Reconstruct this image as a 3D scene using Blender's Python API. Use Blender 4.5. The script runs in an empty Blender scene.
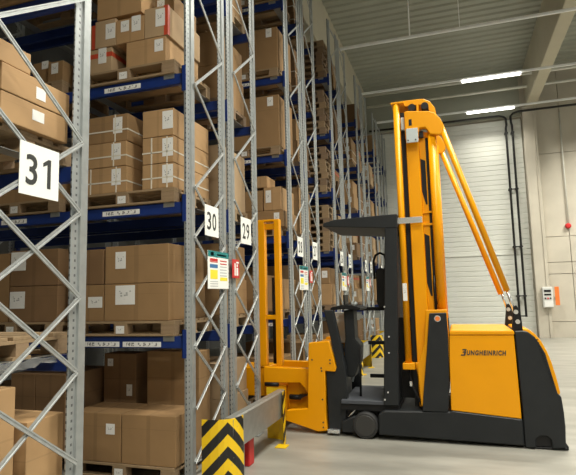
import bpy, bmesh, math, random
from mathutils import Vector, Matrix
random.seed(7)
sc = bpy.context.scene
COL = sc.collection
PI = math.pi

# ------------------------------------------------------------------ materials
def new_mat(name):
    m = bpy.data.materials.new(name); m.use_nodes = True
    nt = m.node_tree
    return m, nt, nt.nodes, nt.links, nt.nodes['Principled BSDF']

def plain(name, col, rough=.5, metal=0., noise=0., nscale=8., bump=0.):
    m, nt, N, L, P = new_mat(name)
    P.inputs['Base Color'].default_value = (*col, 1)
    P.inputs['Roughness'].default_value = rough
    P.inputs['Metallic'].default_value = metal
    if noise or bump:
        tc = N.new('ShaderNodeTexCoord'); nz = N.new('ShaderNodeTexNoise')
        nz.inputs['Scale'].default_value = nscale; nz.inputs['Detail'].default_value = 5
        L.new(tc.outputs['Object'], nz.inputs['Vector'])
        if noise:
            r = N.new('ShaderNodeValToRGB')
            r.color_ramp.elements[0].position = .3; r.color_ramp.elements[1].position = .7
            r.color_ramp.elements[0].color = (*[c*(1-noise) for c in col], 1)
            r.color_ramp.elements[1].color = (*[min(1, c*(1+noise)) for c in col], 1)
            L.new(nz.outputs['Fac'], r.inputs['Fac']); L.new(r.outputs['Color'], P.inputs['Base Color'])
        if bump:
            b = N.new('ShaderNodeBump'); b.inputs['Strength'].default_value = bump; b.inputs['Distance'].default_value = .01
            L.new(nz.outputs['Fac'], b.inputs['Height']); L.new(b.outputs['Normal'], P.inputs['Normal'])
    return m

def emis(name, col, s):
    m, nt, N, L, P = new_mat(name)
    P.inputs['Base Color'].default_value = (*col, 1)
    P.inputs['Emission Color'].default_value = (*col, 1)
    P.inputs['Emission Strength'].default_value = s
    return m

def math_node(N, L, op, a, b=None):
    n = N.new('ShaderNodeMath'); n.operation = op
    for i, v in enumerate((a, b)):
        if v is None: continue
        if isinstance(v, (int, float)): n.inputs[i].default_value = v
        else: L.new(v, n.inputs[i])
    return n.outputs[0]

def mix_col(N, L, fac, a, b):
    n = N.new('ShaderNodeMix'); n.data_type = 'RGBA'
    L.new(fac, n.inputs[0])
    for i, v in ((6, a), (7, b)):
        if isinstance(v, tuple): n.inputs[i].default_value = (*v, 1)
        else: L.new(v, n.inputs[i])
    return n.outputs[2]

def cardboard(name, col, seam=True):
    """brown board with faint mottling and a tape strip round the middle"""
    m, nt, N, L, P = new_mat(name)
    P.inputs['Roughness'].default_value = .75
    tc = N.new('ShaderNodeTexCoord')
    nz = N.new('ShaderNodeTexNoise'); nz.inputs['Scale'].default_value = 5; nz.inputs['Detail'].default_value = 6
    L.new(tc.outputs['Object'], nz.inputs['Vector'])
    c = mix_col(N, L, nz.outputs['Fac'], tuple(x*.86 for x in col), tuple(min(1, x*1.14) for x in col))
    if seam:
        sp = N.new('ShaderNodeSeparateXYZ'); L.new(tc.outputs['Generated'], sp.inputs[0])
        d = math_node(N, L, 'ABSOLUTE', math_node(N, L, 'SUBTRACT', sp.outputs['X'], .5))
        t = math_node(N, L, 'LESS_THAN', d, .035)
        t = math_node(N, L, 'MULTIPLY', t, .30)
        c = mix_col(N, L, t, c, tuple(x*.55 for x in col))
        dz = math_node(N, L, 'ABSOLUTE', math_node(N, L, 'SUBTRACT', sp.outputs['Z'], .72))
        t2 = math_node(N, L, 'MULTIPLY', math_node(N, L, 'LESS_THAN', dz, .006), .25)
        c = mix_col(N, L, t2, c, tuple(x*.5 for x in col))
    L.new(c, P.inputs['Base Color'])
    return m

def post_mat():
    """galvanised upright with a column of slots in each face"""
    m, nt, N, L, P = new_mat('galvanised_upright')
    P.inputs['Metallic'].default_value = .55; P.inputs['Roughness'].default_value = .42
    tc = N.new('ShaderNodeTexCoord'); sp = N.new('ShaderNodeSeparateXYZ'); L.new(tc.outputs['Object'], sp.inputs[0])
    g = N.new('ShaderNodeNewGeometry'); sn = N.new('ShaderNodeSeparateXYZ'); L.new(g.outputs['Normal'], sn.inputs[0])
    fy = math_node(N, L, 'GREATER_THAN', math_node(N, L, 'ABSOLUTE', sn.outputs['Y']), .7)
    fx = math_node(N, L, 'GREATER_THAN', math_node(N, L, 'ABSOLUTE', sn.outputs['X']), .7)
    zz = math_node(N, L, 'FRACT', math_node(N, L, 'MULTIPLY', sp.outputs['Z'], 20.))
    hz = math_node(N, L, 'LESS_THAN', math_node(N, L, 'ABSOLUTE', math_node(N, L, 'SUBTRACT', zz, .5)), .17)
    hx = math_node(N, L, 'LESS_THAN', math_node(N, L, 'ABSOLUTE', math_node(N, L, 'ADD', sp.outputs['X'], .022)), .006)
    ay = math_node(N, L, 'ABSOLUTE', sp.outputs['Y'])
    hy = math_node(N, L, 'LESS_THAN', math_node(N, L, 'ABSOLUTE', math_node(N, L, 'SUBTRACT', ay, .042)), .008)
    hole = math_node(N, L, 'MULTIPLY', hz, math_node(N, L, 'MAXIMUM', math_node(N, L, 'MULTIPLY', fy, hx), math_node(N, L, 'MULTIPLY', fx, hy)))
    nz = N.new('ShaderNodeTexNoise'); nz.inputs['Scale'].default_value = 14; L.new(tc.outputs['Object'], nz.inputs['Vector'])
    base = mix_col(N, L, nz.outputs['Fac'], (.29, .31, .315), (.44, .465, .465))
    L.new(mix_col(N, L, hole, base, (.13, .135, .14)), P.inputs['Base Color'])
    return m

def chevron_mat():
    m, nt, N, L, P = new_mat('chevron_stripes')
    P.inputs['Roughness'].default_value = .38
    uv = N.new('ShaderNodeUVMap'); uv.uv_map = 'UVMap'
    sp = N.new('ShaderNodeSeparateXYZ'); L.new(uv.outputs['UV'], sp.inputs[0])
    s = math_node(N, L, 'ADD', sp.outputs['Y'], math_node(N, L, 'ABSOLUTE', sp.outputs['X']))
    f = math_node(N, L, 'FRACT', math_node(N, L, 'MULTIPLY', math_node(N, L, 'ADD', s, .045), 1/.21))
    t = math_node(N, L, 'LESS_THAN', f, .5)
    nz = N.new('ShaderNodeTexNoise'); nz.inputs['Scale'].default_value = 22; nz.inputs['Detail'].default_value = 4
    tc = N.new('ShaderNodeTexCoord'); L.new(tc.outputs['Object'], nz.inputs['Vector'])
    chip = math_node(N, L, 'GREATER_THAN', nz.outputs['Fac'], .70)
    c = mix_col(N, L, t, (.012, .012, .012), (.86, .56, .008))
    c = mix_col(N, L, math_node(N, L, 'MULTIPLY', chip, .5), c, (.35, .33, .22))
    L.new(c, P.inputs['Base Color'])
    return m

def print_mat(name, scale, thr=.5, base=(.82, .82, .80), ink=(.10, .10, .11), dens=.8, zone=(.40, .33)):
    """white sticker with blocks of dark print"""
    m, nt, N, L, P = new_mat(name)
    P.inputs['Roughness'].default_value = .6
    tc = N.new('ShaderNodeTexCoord'); mp = N.new('ShaderNodeMapping')
    mp.inputs['Scale'].default_value = scale
    L.new(tc.outputs['Generated'], mp.inputs['Vector'])
    nz = N.new('ShaderNodeTexVoronoi'); nz.inputs['Scale'].default_value = 1.; nz.inputs['Randomness'].default_value = .6
    nz.distance = 'CHEBYCHEV'
    L.new(mp.outputs['Vector'], nz.inputs['Vector'])
    sp = N.new('ShaderNodeSeparateXYZ'); L.new(tc.outputs['Generated'], sp.inputs[0])
    ink_on = math_node(N, L, 'LESS_THAN', nz.outputs['Distance'], thr)
    for k in ('X', 'Z'):
        d = math_node(N, L, 'ABSOLUTE', math_node(N, L, 'SUBTRACT', sp.outputs[k], .5))
        ink_on = math_node(N, L, 'MULTIPLY', ink_on, math_node(N, L, 'LESS_THAN', d, zone[0] if k == 'X' else zone[1]))
    L.new(mix_col(N, L, math_node(N, L, 'MULTIPLY', ink_on, dens), base, ink), P.inputs['Base Color'])
    return m

def wood_mat(name, col):
    m, nt, N, L, P = new_mat(name)
    P.inputs['Roughness'].default_value = .8
    tc = N.new('ShaderNodeTexCoord'); mp = N.new('ShaderNodeMapping'); mp.inputs['Scale'].default_value = (2, 14, 14)
    L.new(tc.outputs['Object'], mp.inputs['Vector'])
    nz = N.new('ShaderNodeTexNoise'); nz.inputs['Scale'].default_value = 3; nz.inputs['Detail'].default_value = 6
    L.new(mp.outputs['Vector'], nz.inputs['Vector'])
    L.new(mix_col(N, L, nz.outputs['Fac'], tuple(c*.7 for c in col), tuple(c*1.25 for c in col)), P.inputs['Base Color'])
    return m

def floor_mat():
    m, nt, N, L, P = new_mat('polished_concrete')
    tc = N.new('ShaderNodeTexCoord')
    a = N.new('ShaderNodeTexNoise'); a.inputs['Scale'].default_value = 1.5; a.inputs['Detail'].default_value = 8
    mp = N.new('ShaderNodeMapping'); mp.inputs['Scale'].default_value = (.6, 2.2, 1); L.new(tc.outputs['Object'], mp.inputs['Vector'])
    L.new(mp.outputs['Vector'], a.inputs['Vector'])
    r = N.new('ShaderNodeValToRGB'); r.color_ramp.elements[0].position = .32; r.color_ramp.elements[1].position = .72
    r.color_ramp.elements[0].color = (.225, .218, .19, 1); r.color_ramp.elements[1].color = (.36, .35, .31, 1)
    L.new(a.outputs['Fac'], r.inputs['Fac']); L.new(r.outputs['Color'], P.inputs['Base Color'])
    P.inputs['Roughness'].default_value = .38
    return m

M = dict(
    floor=floor_mat(),
    post=post_mat(),
    galv=plain('galvanised_brace', (.42, .44, .44), .50, .55, .12, 20),
    galv_dull=plain('galvanised_sheet', (.40, .41, .39), .34, .65, .08, 12),
    blue=plain('blue_beam_paint', (.008, .030, .17), .42, 0, .12, 9),
    wood=wood_mat('pallet_wood', (.31, .215, .12)),
    wood_dark=wood_mat('weathered_pallet_wood', (.23, .155, .095)),
    block=wood_mat('pallet_block_wood', (.30, .205, .12)),
    card=cardboard('brown_cardboard', (.30, .18, .08)),
    card_light=cardboard('light_brown_cardboard', (.43, .265, .125)),
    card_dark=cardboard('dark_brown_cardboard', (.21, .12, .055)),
    card_red=cardboard('tan_cardboard', (.44, .305, .175), False),
    white=plain('white_sign_face', (.86, .87, .83), .5),
    paper=plain('white_paper', (.78, .78, .76), .6),
    ink=plain('black_ink', (.03, .032, .03), .6),
    label=print_mat('printed_label', (7, 1, 9), .34, (.80, .80, .78), (.12, .12, .13), .6, (.30, .22)),
    beam_label=print_mat('barcode_label', (22, 1, 2.2), .40),
    strap=plain('white_strap', (.72, .68, .58), .4),
    redtape=plain('red_tape', (.55, .07, .03), .4),
    yellow=plain('truck_yellow', (.80, .33, .001), .36, 0, .03, 3),
    dark=plain('truck_dark_grey', (.017, .019, .021), .5, 0, .10, 6),
    darker=plain('black_steel', (.010, .010, .011), .5),
    plate=plain('rubber_floor_mat', (.062, .068, .082), .6),
    rubber=plain('tyre_rubber', (.022, .022, .023), .65),
    hub=plain('wheel_polyurethane', (.034, .033, .032), .55),
    silver=plain('bright_metal', (.75, .77, .78), .25, .8),
    greyplate=plain('pale_blue_plate', (.50, .55, .56), .4, .2),
    chevron=chevron_mat(),
    guard_yellow=plain('guard_yellow', (.80, .52, .01), .4),
    concrete=plain('precast_concrete', (.52, .48, .40), .8, 0, .07, 1.5, .1),
    beamc=plain('concrete_beam', (.50, .46, .35), .85, 0, .05, 1.2),
    clad=plain('white_cladding', (.68, .69, .64), .45, 0, .04, 1),
    ceil=plain('steel_roof_deck', (.32, .33, .275), .6, 0, .06, .8),
    depth_shade=plain('rack_depth_shade', (.16, .16, .15), .9, 0, .1, 1),
    black=plain('black_pipe', (.012, .012, .012), .45),
    rail=plain('white_trunking', (.85, .87, .87), .4),
    pipe=plain('pale_pipe', (.68, .68, .62), .5),
    lamp=emis('lamp_tube', (1., .97, .88), 9.),
    orange=plain('orange_sign', (.80, .20, .035), .5),
    red=plain('signal_red', (.55, .02, .02), .4),
    teal=plain('teal_header', (.01, .20, .20), .5),
    blockyellow=plain('notice_yellow', (.85, .72, .04), .5),
    blockblue=plain('notice_blue', (.04, .16, .36), .5),
    blockgrey=plain('notice_grey_print', (.50, .52, .52), .6),
    box_grey=plain('pale_grey_enclosure', (.66, .67, .65), .45),
)
for k in ('yellow', 'dark', 'darker'):
    M[k].node_tree.nodes['Principled BSDF'].inputs['Specular IOR Level'].default_value = .28
m, nt, N, L, P = new_mat('clear_film'); M['film'] = m
P.inputs['Base Color'].default_value = (.75, .76, .74, 1); P.inputs['Roughness'].default_value = .18
P.inputs['Alpha'].default_value = .14

# ------------------------------------------------------------------ mesh helpers
def add_box(bm, x0, x1, y0, y1, z0, z1):
    v = [bm.verts.new(p) for p in ((x0,y0,z0),(x1,y0,z0),(x1,y1,z0),(x0,y1,z0),(x0,y0,z1),(x1,y0,z1),(x1,y1,z1),(x0,y1,z1))]
    for f in ((3,2,1,0),(4,5,6,7),(0,1,5,4),(1,2,6,5),(2,3,7,6),(3,0,4,7)):
        bm.faces.new([v[i] for i in f])
    return v

def add_prism(bm, pts, a, b, axis='Y'):
    """closed outline in XZ swept along Y (axis Y), in XY along Z, or in YZ along X"""
    def P3(p, t):
        if axis == 'Y': return (p[0], t, p[1])
        if axis == 'Z': return (p[0], p[1], t)
        return (t, p[0], p[1])
    A = [bm.verts.new(P3(p, a)) for p in pts]; B = [bm.verts.new(P3(p, b)) for p in pts]
    bm.faces.new(A); bm.faces.new(B[::-1])
    n = len(pts)
    for i in range(n):
        bm.faces.new([A[i], B[i], B[(i+1) % n], A[(i+1) % n]])

def add_tube(bm, pts, r, seg=12, caps=True):
    pts = [Vector(p) for p in pts]; rings = []
    up = None
    for i, p in enumerate(pts):
        d = (pts[min(i+1, len(pts)-1)] - pts[max(i-1, 0)]).normalized()
        if up is None or abs(up.dot(d)) > .98:
            up = Vector((0, 0, 1)) if abs(d.z) < .9 else Vector((0, 1, 0))
        s = d.cross(up).normalized(); u = s.cross(d).normalized(); up = u
        rr = r[i] if isinstance(r, (list, tuple)) else r
        rings.append([bm.verts.new(p + s*math.cos(2*PI*k/seg)*rr + u*math.sin(2*PI*k/seg)*rr) for k in range(seg)])
    for a, b in zip(rings, rings[1:]):
        for k in range(seg):
            f = bm.faces.new([a[k], a[(k+1) % seg], b[(k+1) % seg], b[k]]); f.smooth = True
    if caps:
        bm.faces.new(rings[0][::-1]); bm.faces.new(rings[-1])

def add_bar(bm, p, q, w, t, nrm=(1, 0, 0)):
    """flat channel bar from p to q, w wide in its plane, t thick along nrm, with a shallow groove"""
    p, q, n = Vector(p), Vector(q), Vector(nrm)
    d = (q-p).normalized(); s = n.cross(d).normalized()
    prof = [(-w/2, -t/2), (-w/2, t/2), (-w*.22, t/2), (-w*.14, t*.12), (w*.14, t*.12), (w*.22, t/2), (w/2, t/2), (w/2, -t/2)]
    A = [bm.verts.new(p + s*a + n*b) for a, b in prof]; B = [bm.verts.new(q + s*a + n*b) for a, b in prof]
    bm.faces.new(A[::-1]); bm.faces.new(B)
    for i in range(8):
        bm.faces.new([A[i], A[(i+1) % 8], B[(i+1) % 8], B[i]])

def finish(bm, bev=0., seg=1):
    bmesh.ops.recalc_face_normals(bm, faces=bm.faces)
    if bev:
        es = [e for e in bm.edges if len(e.link_faces) == 2 and e.calc_face_angle(0) > .5]
        bmesh.ops.bevel(bm, geom=es, offset=bev, segments=seg, profile=.6, affect='EDGES', clamp_overlap=True)

def world_of(o):
    v = Vector((0, 0, 0))
    while o: v += o.location; o = o.parent
    return v

def mesh_from(name, bm, mat, bev=0., seg=1):
    finish(bm, bev, seg)
    me = bpy.data.meshes.new(name); bm.to_mesh(me); bm.free()
    if mat: me.materials.append(M[mat] if isinstance(mat, str) else mat)
    return me

def obj(name, bm, mat, parent=None, bev=0., seg=1, loc=None):
    """links a mesh built in world coordinates; a part is shifted into its thing's frame"""
    off = world_of(parent) if parent else Vector((0, 0, 0))
    if loc is not None: off = Vector(loc)
    bmesh.ops.translate(bm, verts=bm.verts, vec=-off)
    o = bpy.data.objects.new(name, mesh_from(name, bm, mat, bev, seg)); COL.objects.link(o)
    if parent: o.parent = parent
    if loc is not None: o.location = Vector(loc) - (world_of(parent) if parent else Vector((0, 0, 0)))
    return o

def put(name, me, loc, parent=None):
    o = bpy.data.objects.new(name, me); COL.objects.link(o); o.location = loc
    if parent: o.parent = parent
    return o

def tag(o, label, cat, group=None):
    o['label'] = label; o['category'] = cat
    if group: o['group'] = group
    return o

def thing(name, label, cat, loc, group=None):
    o = bpy.data.objects.new(name, None); COL.objects.link(o); o.location = loc; o.empty_display_size = .2
    return tag(o, label, cat, group)

def struct(name, bm, mat, bev=0.):
    o = obj(name, bm, mat, None, bev); o['kind'] = 'structure'; return o

def box_part(name, b, mat, parent, bev=0., seg=1):
    bm = bmesh.new(); add_box(bm, *b); return obj(name, bm, mat, parent, bev, seg)

def prism_part(name, pts, y0, y1, mat, parent, bev=0., axis='Y', seg=1):
    bm = bmesh.new(); add_prism(bm, pts, y0, y1, axis); return obj(name, bm, mat, parent, bev, seg)

def tube_part(name, pts, r, mat, parent, seg=14):
    bm = bmesh.new(); add_tube(bm, pts, r, seg); return obj(name, bm, mat, parent)

def text_bm(s, width, height, depth=.002, shear=0., fat=0., space=1.):
    """letters as a solid, centred, in local XY, fitted to width x height"""
    cu = bpy.data.curves.new('lettering', 'FONT'); cu.body = s; cu.size = 1; cu.extrude = .01; cu.offset = fat; cu.shear = shear
    cu.resolution_u = 4; cu.space_character = space
    o = bpy.data.objects.new('lettering', cu); COL.objects.link(o)
    dg = bpy.context.evaluated_depsgraph_get(); me = bpy.data.meshes.new_from_object(o.evaluated_get(dg))
    bpy.data.objects.remove(o); bpy.data.curves.remove(cu)
    bm = bmesh.new(); bm.from_mesh(me); bpy.data.meshes.remove(me)
    xs = [v.co.x for v in bm.verts]; ys = [v.co.y for v in bm.verts]
    sx = width/(max(xs)-min(xs)); sy = height/(max(ys)-min(ys)); cx = (max(xs)+min(xs))/2; cy = (max(ys)+min(ys))/2
    for v in bm.verts:
        v.co = Vector(((v.co.x-cx)*sx, (v.co.y-cy)*sy, v.co.z/.02*depth))
    return bm

def face_plus_x(bm, c):      # text lying in XY -> standing, read from +X, reading along +Y
    bmesh.ops.transform(bm, verts=bm.verts, matrix=Matrix.Translation(c) @ Matrix(((0,0,1,0),(1,0,0,0),(0,1,0,0),(0,0,0,1))))
def face_minus_y(bm, c):     # read from -Y, reading along +X
    bmesh.ops.transform(bm, verts=bm.verts, matrix=Matrix.Translation(c) @ Matrix(((1,0,0,0),(0,0,-1,0),(0,1,0,0),(0,0,0,1))))

# ------------------------------------------------------------------ the hall
bm = bmesh.new(); add_box(bm, -12, 14, -8, 21.2, -.2, 0); struct('floor', bm, 'floor')

bm = bmesh.new()                                     # trapezoidal roof deck, ribs along X
prof = []; y = -8.
while y < 21.:
    prof += [(y, 10.0), (y+.13, 10.0), (y+.17, 9.95), (y+.30, 9.95)]; y += .34
prof += [(21.1, 10.0), (21.1, 10.2), (-8, 10.2)]
add_prism(bm, prof, -12, 14, 'X'); struct('ceiling', bm, 'ceil')

bm = bmesh.new()                                     # precast wall: slabs with open joints on a backing
for z0, z1 in ((0, .55), (.57, 2.25), (2.27, 2.67), (2.69, 3.6), (3.62, 6.7), (6.72, 8.6), (8.6, 10.2)):
    for x0, x1 in ((3.15, 3.97), (3.99, 7.5), (7.52, 11)):
        add_box(bm, x0, x1, 20.8 if z0 > .1 else 20.76, 21.0, z0, z1)
add_box(bm, -12, 14, 20.9, 21.1, 0, 10.2)
add_box(bm, -12, 3.15, 20.78, 21.0, 8.22, 10.2)
struct('wall_back', bm, 'concrete')
bm = bmesh.new(); add_box(bm, -8, 2.66, 20.70, 20.78, 8.24, 10.0); struct('trim_6', bm, 'ceil')  # dark fascia added; its colour stands for shade on the upper wall

bm = bmesh.new()                                     # ribbed white cladding left of the column
pr = [(20.95, 0)]
z = 0.
while z < 8.15:
    pr += [(20.80, z), (20.80, z+.15), (20.815, z+.165), (20.815, z+.185)]; z += .19
pr += [(20.95, z)]
add_prism(bm, pr, -12, 2.66, 'X')
struct('trim_1', bm, 'clad')
bm = bmesh.new(); add_box(bm, -12, 2.66, 20.775, 20.80, 3.03, 3.08); struct('trim_2', bm, 'clad')

bm = bmesh.new(); add_box(bm, 2.70, 3.14, 20.5, 20.9, 0, 8.5); add_box(bm, 3.04, 3.07, 20.47, 20.5, 0, 8.5)
struct('trim_3', bm, 'concrete', .01)                # column under the roof beam
for n, x0 in enumerate((-3.53, 2.84)):               # roof beams
    bm = bmesh.new(); add_prism(bm, [(x0-.02, 10), (x0, 8.5), (x0+.35, 8.5), (x0+.37, 10)], -8, 20.8)
    struct('trim_%d' % (4+n), bm, 'beamc', .015)
bm = bmesh.new(); add_box(bm, -8.2, -8, -8, 21.2, 0, 10.2); struct('wall_left', bm, 'depth_shade')  # unseen wall coloured dark to stand for the shaded depth of the racks
bm = bmesh.new(); add_box(bm, -12, 14, -8.2, -8, 0, 10.2); struct('wall_front', bm, 'concrete')
bm = bmesh.new()                                     # unseen right wall, its window band added for daylight
add_box(bm, 14, 14.2, -8, 21.2, 0, 4.0); add_box(bm, 14, 14.2, -8, 21.2, 7.0, 10.2)
add_box(bm, 14, 14.2, -8, -4, 4, 7); add_box(bm, 14, 14.2, 16, 21.2, 4, 7); struct('wall_right', bm, 'concrete')
bm = bmesh.new(); add_box(bm, 14.05, 14.1, -4, 16, 4, 7); struct('added_window', bm, 'white')  # made-up window pane, added with the cool side light

# ------------------------------------------------------------------ lights and pipes under the roof
RZ = 8.25
def trunk(Y, label, lamps, x1=9., wires=()):
    t = thing('light_rail', label, 'light rail', (-2.6, Y, RZ), 'lighting rails under the roof')
    bm = bmesh.new(); add_box(bm, -2.62, x1, Y-.028, Y+.028, RZ, RZ+.075); obj('trunking', bm, 'rail', t, .01)
    for a, b in lamps:
        bm = bmesh.new(); add_box(bm, a, b, Y-.06, Y+.06, RZ-.06, RZ-.001); obj('lamp', bm, 'lamp', t, .02)
    for w in wires:
        tube_part('suspension_rod', [(w, Y, RZ+.07), (w, Y, 9.95)], .018 if w < 0 else .008, 'rail', t, 6)
    return t
trunk(13.15, 'white rail hung from the roof nearest the camera, without lamps', [], wires=(-.78, .45))
trunk(16.5, 'white lighting rail across the roof with the nearer lit strip lamp', [(.52, 2.22)])
trunk(19.6, 'white lighting rail nearest the end wall with the farther lit lamp', [(.72, 2.34)])
for Y, lab in ((18.55, 'thin pale pipe under the roof between the two lit rails'), (19.75, 'thin pale pipe under the roof just before the end wall')):
    bm = bmesh.new(); add_tube(bm, [(-2.95, Y, 9.0), (9, Y, 9.0)], .05, 10); tag(obj('roof_pipe', bm, 'pipe'), lab, 'pipe', 'pipes under the roof')

def lamp(x, y, z, sx, sy, power, rot=(0, 0, 0), col=(1, .965, .85), spread=140):
    l = bpy.data.lights.new('strip_or_added_lamp', 'AREA'); l.shape = 'RECTANGLE'; l.size, l.size_y = (sy, sx) if rot[1] else (sx, sy); l.energy = power; l.color = col; l.spread = math.radians(spread)
    o = bpy.data.objects.new('strip_or_added_lamp', l); COL.objects.link(o); o.location = (x, y, z); o.rotation_euler = rot
for (x, y) in ((1.4, 16.5), (1.5, 19.6)): lamp(x, y, RZ-.10, 1.6, .14, 260 if y < 18 else 75)
for y in (-5.0, -1.5, 2.0, 5.5, 9.0): lamp(1.2, y, RZ, 1.7, .25, 340)
for y in (-3, 3., 8., 13.15, 16.5, 18.2): lamp(6.5, y, RZ, 2.4, .25, 110 if y < 10 else 420)  # unseen lamps added; the far ones strengthened to brighten the end wall
lamp(13.95, 6, 5.5, 20, 3, 200, (0, PI/2, 0), (.74, .87, 1.0))     # cool daylight added in front of the made-up window band

for x, d, zt, lab in ((2.11, -1, 8.24, 'left of two black pipes running up the white wall'), (2.33, 1, 8.33, 'right of two black pipes running up the wall beside the column')):
    t = thing('wall_pipe', lab, 'pipe', (x, 20.6, .75), 'black pipes on the end wall')
    xe = -3 if d < 0 else 9.
    tube_part('riser', [(x, 20.62, .75), (x, 20.62, zt-.45), (x-.03*d, 20.62, zt-.32), (x-.02*d, 20.62, zt-.08), (x+.06*d, 20.58, zt), (x+.22*d, 20.44, zt), (xe, 20.42, zt)], .04, 'black', t, 10)
    for z in (1.5, 3.3, 5.45, 7.6):
        bm = bmesh.new(); add_box(bm, x-.06, x+.06, 20.56, 20.79, z-.03, z+.03); obj('clamp', bm, 'black', t, .006)
t = [o for o in COL.objects if o.name.startswith('wall_pipe')][0]
for z in (.78, 1.5, 3.3, 5.45):
    tube_part('cross_tie', [(2.11, 20.62, z), (2.33, 20.62, z)], .022, 'black', t, 8)

t = thing('control_box', 'pale grey control box with dark display mounted on the concrete column', 'control box', (3.05, 20.49, 1.08))
box_part('housing', (2.88, 3.21, 20.34, 20.488, 1.08, 1.80), 'box_grey', t, .015)
box_part('display', (2.93, 3.15, 20.33, 20.342, 1.62, 1.70), 'darker', t)
box_part('lower_display', (2.93, 3.15, 20.33, 20.342, 1.50, 1.56), 'darker', t)
for k, x in enumerate((2.96, 3.04, 3.12)):
    bm = bmesh.new(); add_tube(bm, [(x, 20.345, 1.40), (x, 20.31, 1.40)], .03, 12); obj('push_button', bm, 'red' if k == 1 else 'ink', t)
box_part('door_panel', (2.92, 3.20, 20.325, 20.342, 1.10, 1.32), 'paper', t, .004)
t = thing('wall_sign', 'small orange sign plate standing out beside the control box', 'sign', (3.36, 20.45, 1.15))
box_part('sign_plate', (3.28, 3.42, 20.38, 20.40, 1.15, 1.80), 'orange', t, .004)
box_part('mount', (3.33, 3.37, 20.40, 20.80, 1.42, 1.48), 'box_grey', t)
t = thing('alarm_sounder', 'small red alarm device on the concrete wall under its conduit', 'alarm', (3.95, 20.8, 3.93))
bm = bmesh.new(); add_tube(bm, [(3.95, 20.795, 3.97), (3.95, 20.74, 3.97), (3.95, 20.68, 3.97), (3.95, 20.66, 3.97)], [.10, .10, .09, .06], 16); obj('sounder', bm, 'red', t)
tube_part('conduit', [(3.97, 20.74, 4.05), (3.97, 20.74, 8.2)], .022, 'pipe', t, 8)

# ------------------------------------------------------------------ racks
XF = -2.43                      # end plane of the racks
XB = -6.40                      # second frame of the first bay
LV = [1.345, 2.645, 3.96, 5.27, 6.58]
TOP = 7.95
ROWS = {31: (2.03, 2.983)}
for k in range(5):
    c = 5.3475 + 3.25*k
    ROWS[30-2*k] = (c-.9325, c-.0525); ROWS[29-2*k] = (c+.0525, c+.9325)

ROWS[20] = (19.93, 20.70)
def upright_mesh(s, top=TOP):
    """s=+1: aisle face at y=0 and depth towards +y; s=-1 mirrored"""
    if s > 0: pts = [(-.040, 0), (-.016, 0), (-.014, .004), (-.014, .074), (0, .078), (0, .145), (-.012, .145), (-.012, .120), (-.030, .120), (-.030, .145), (-.040, .145)]
    else: pts = [(-.026, 0), (-.016, 0), (-.014, .004), (-.014, .070), (0, .074), (0, .142), (-.040, .142), (-.040, .130), (-.026, .120)]
    bm = bmesh.new(); add_prism(bm, pts, 0, top, 'Z')
    add_box(bm, -.07, .02, -.02, .175, 0, .008)
    return mesh_from('upright', bm, 'post')
UP = {1: upright_mesh(1), -1: upright_mesh(-1)}
JZ = [.125+.534*k for k in range(15)]

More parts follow.
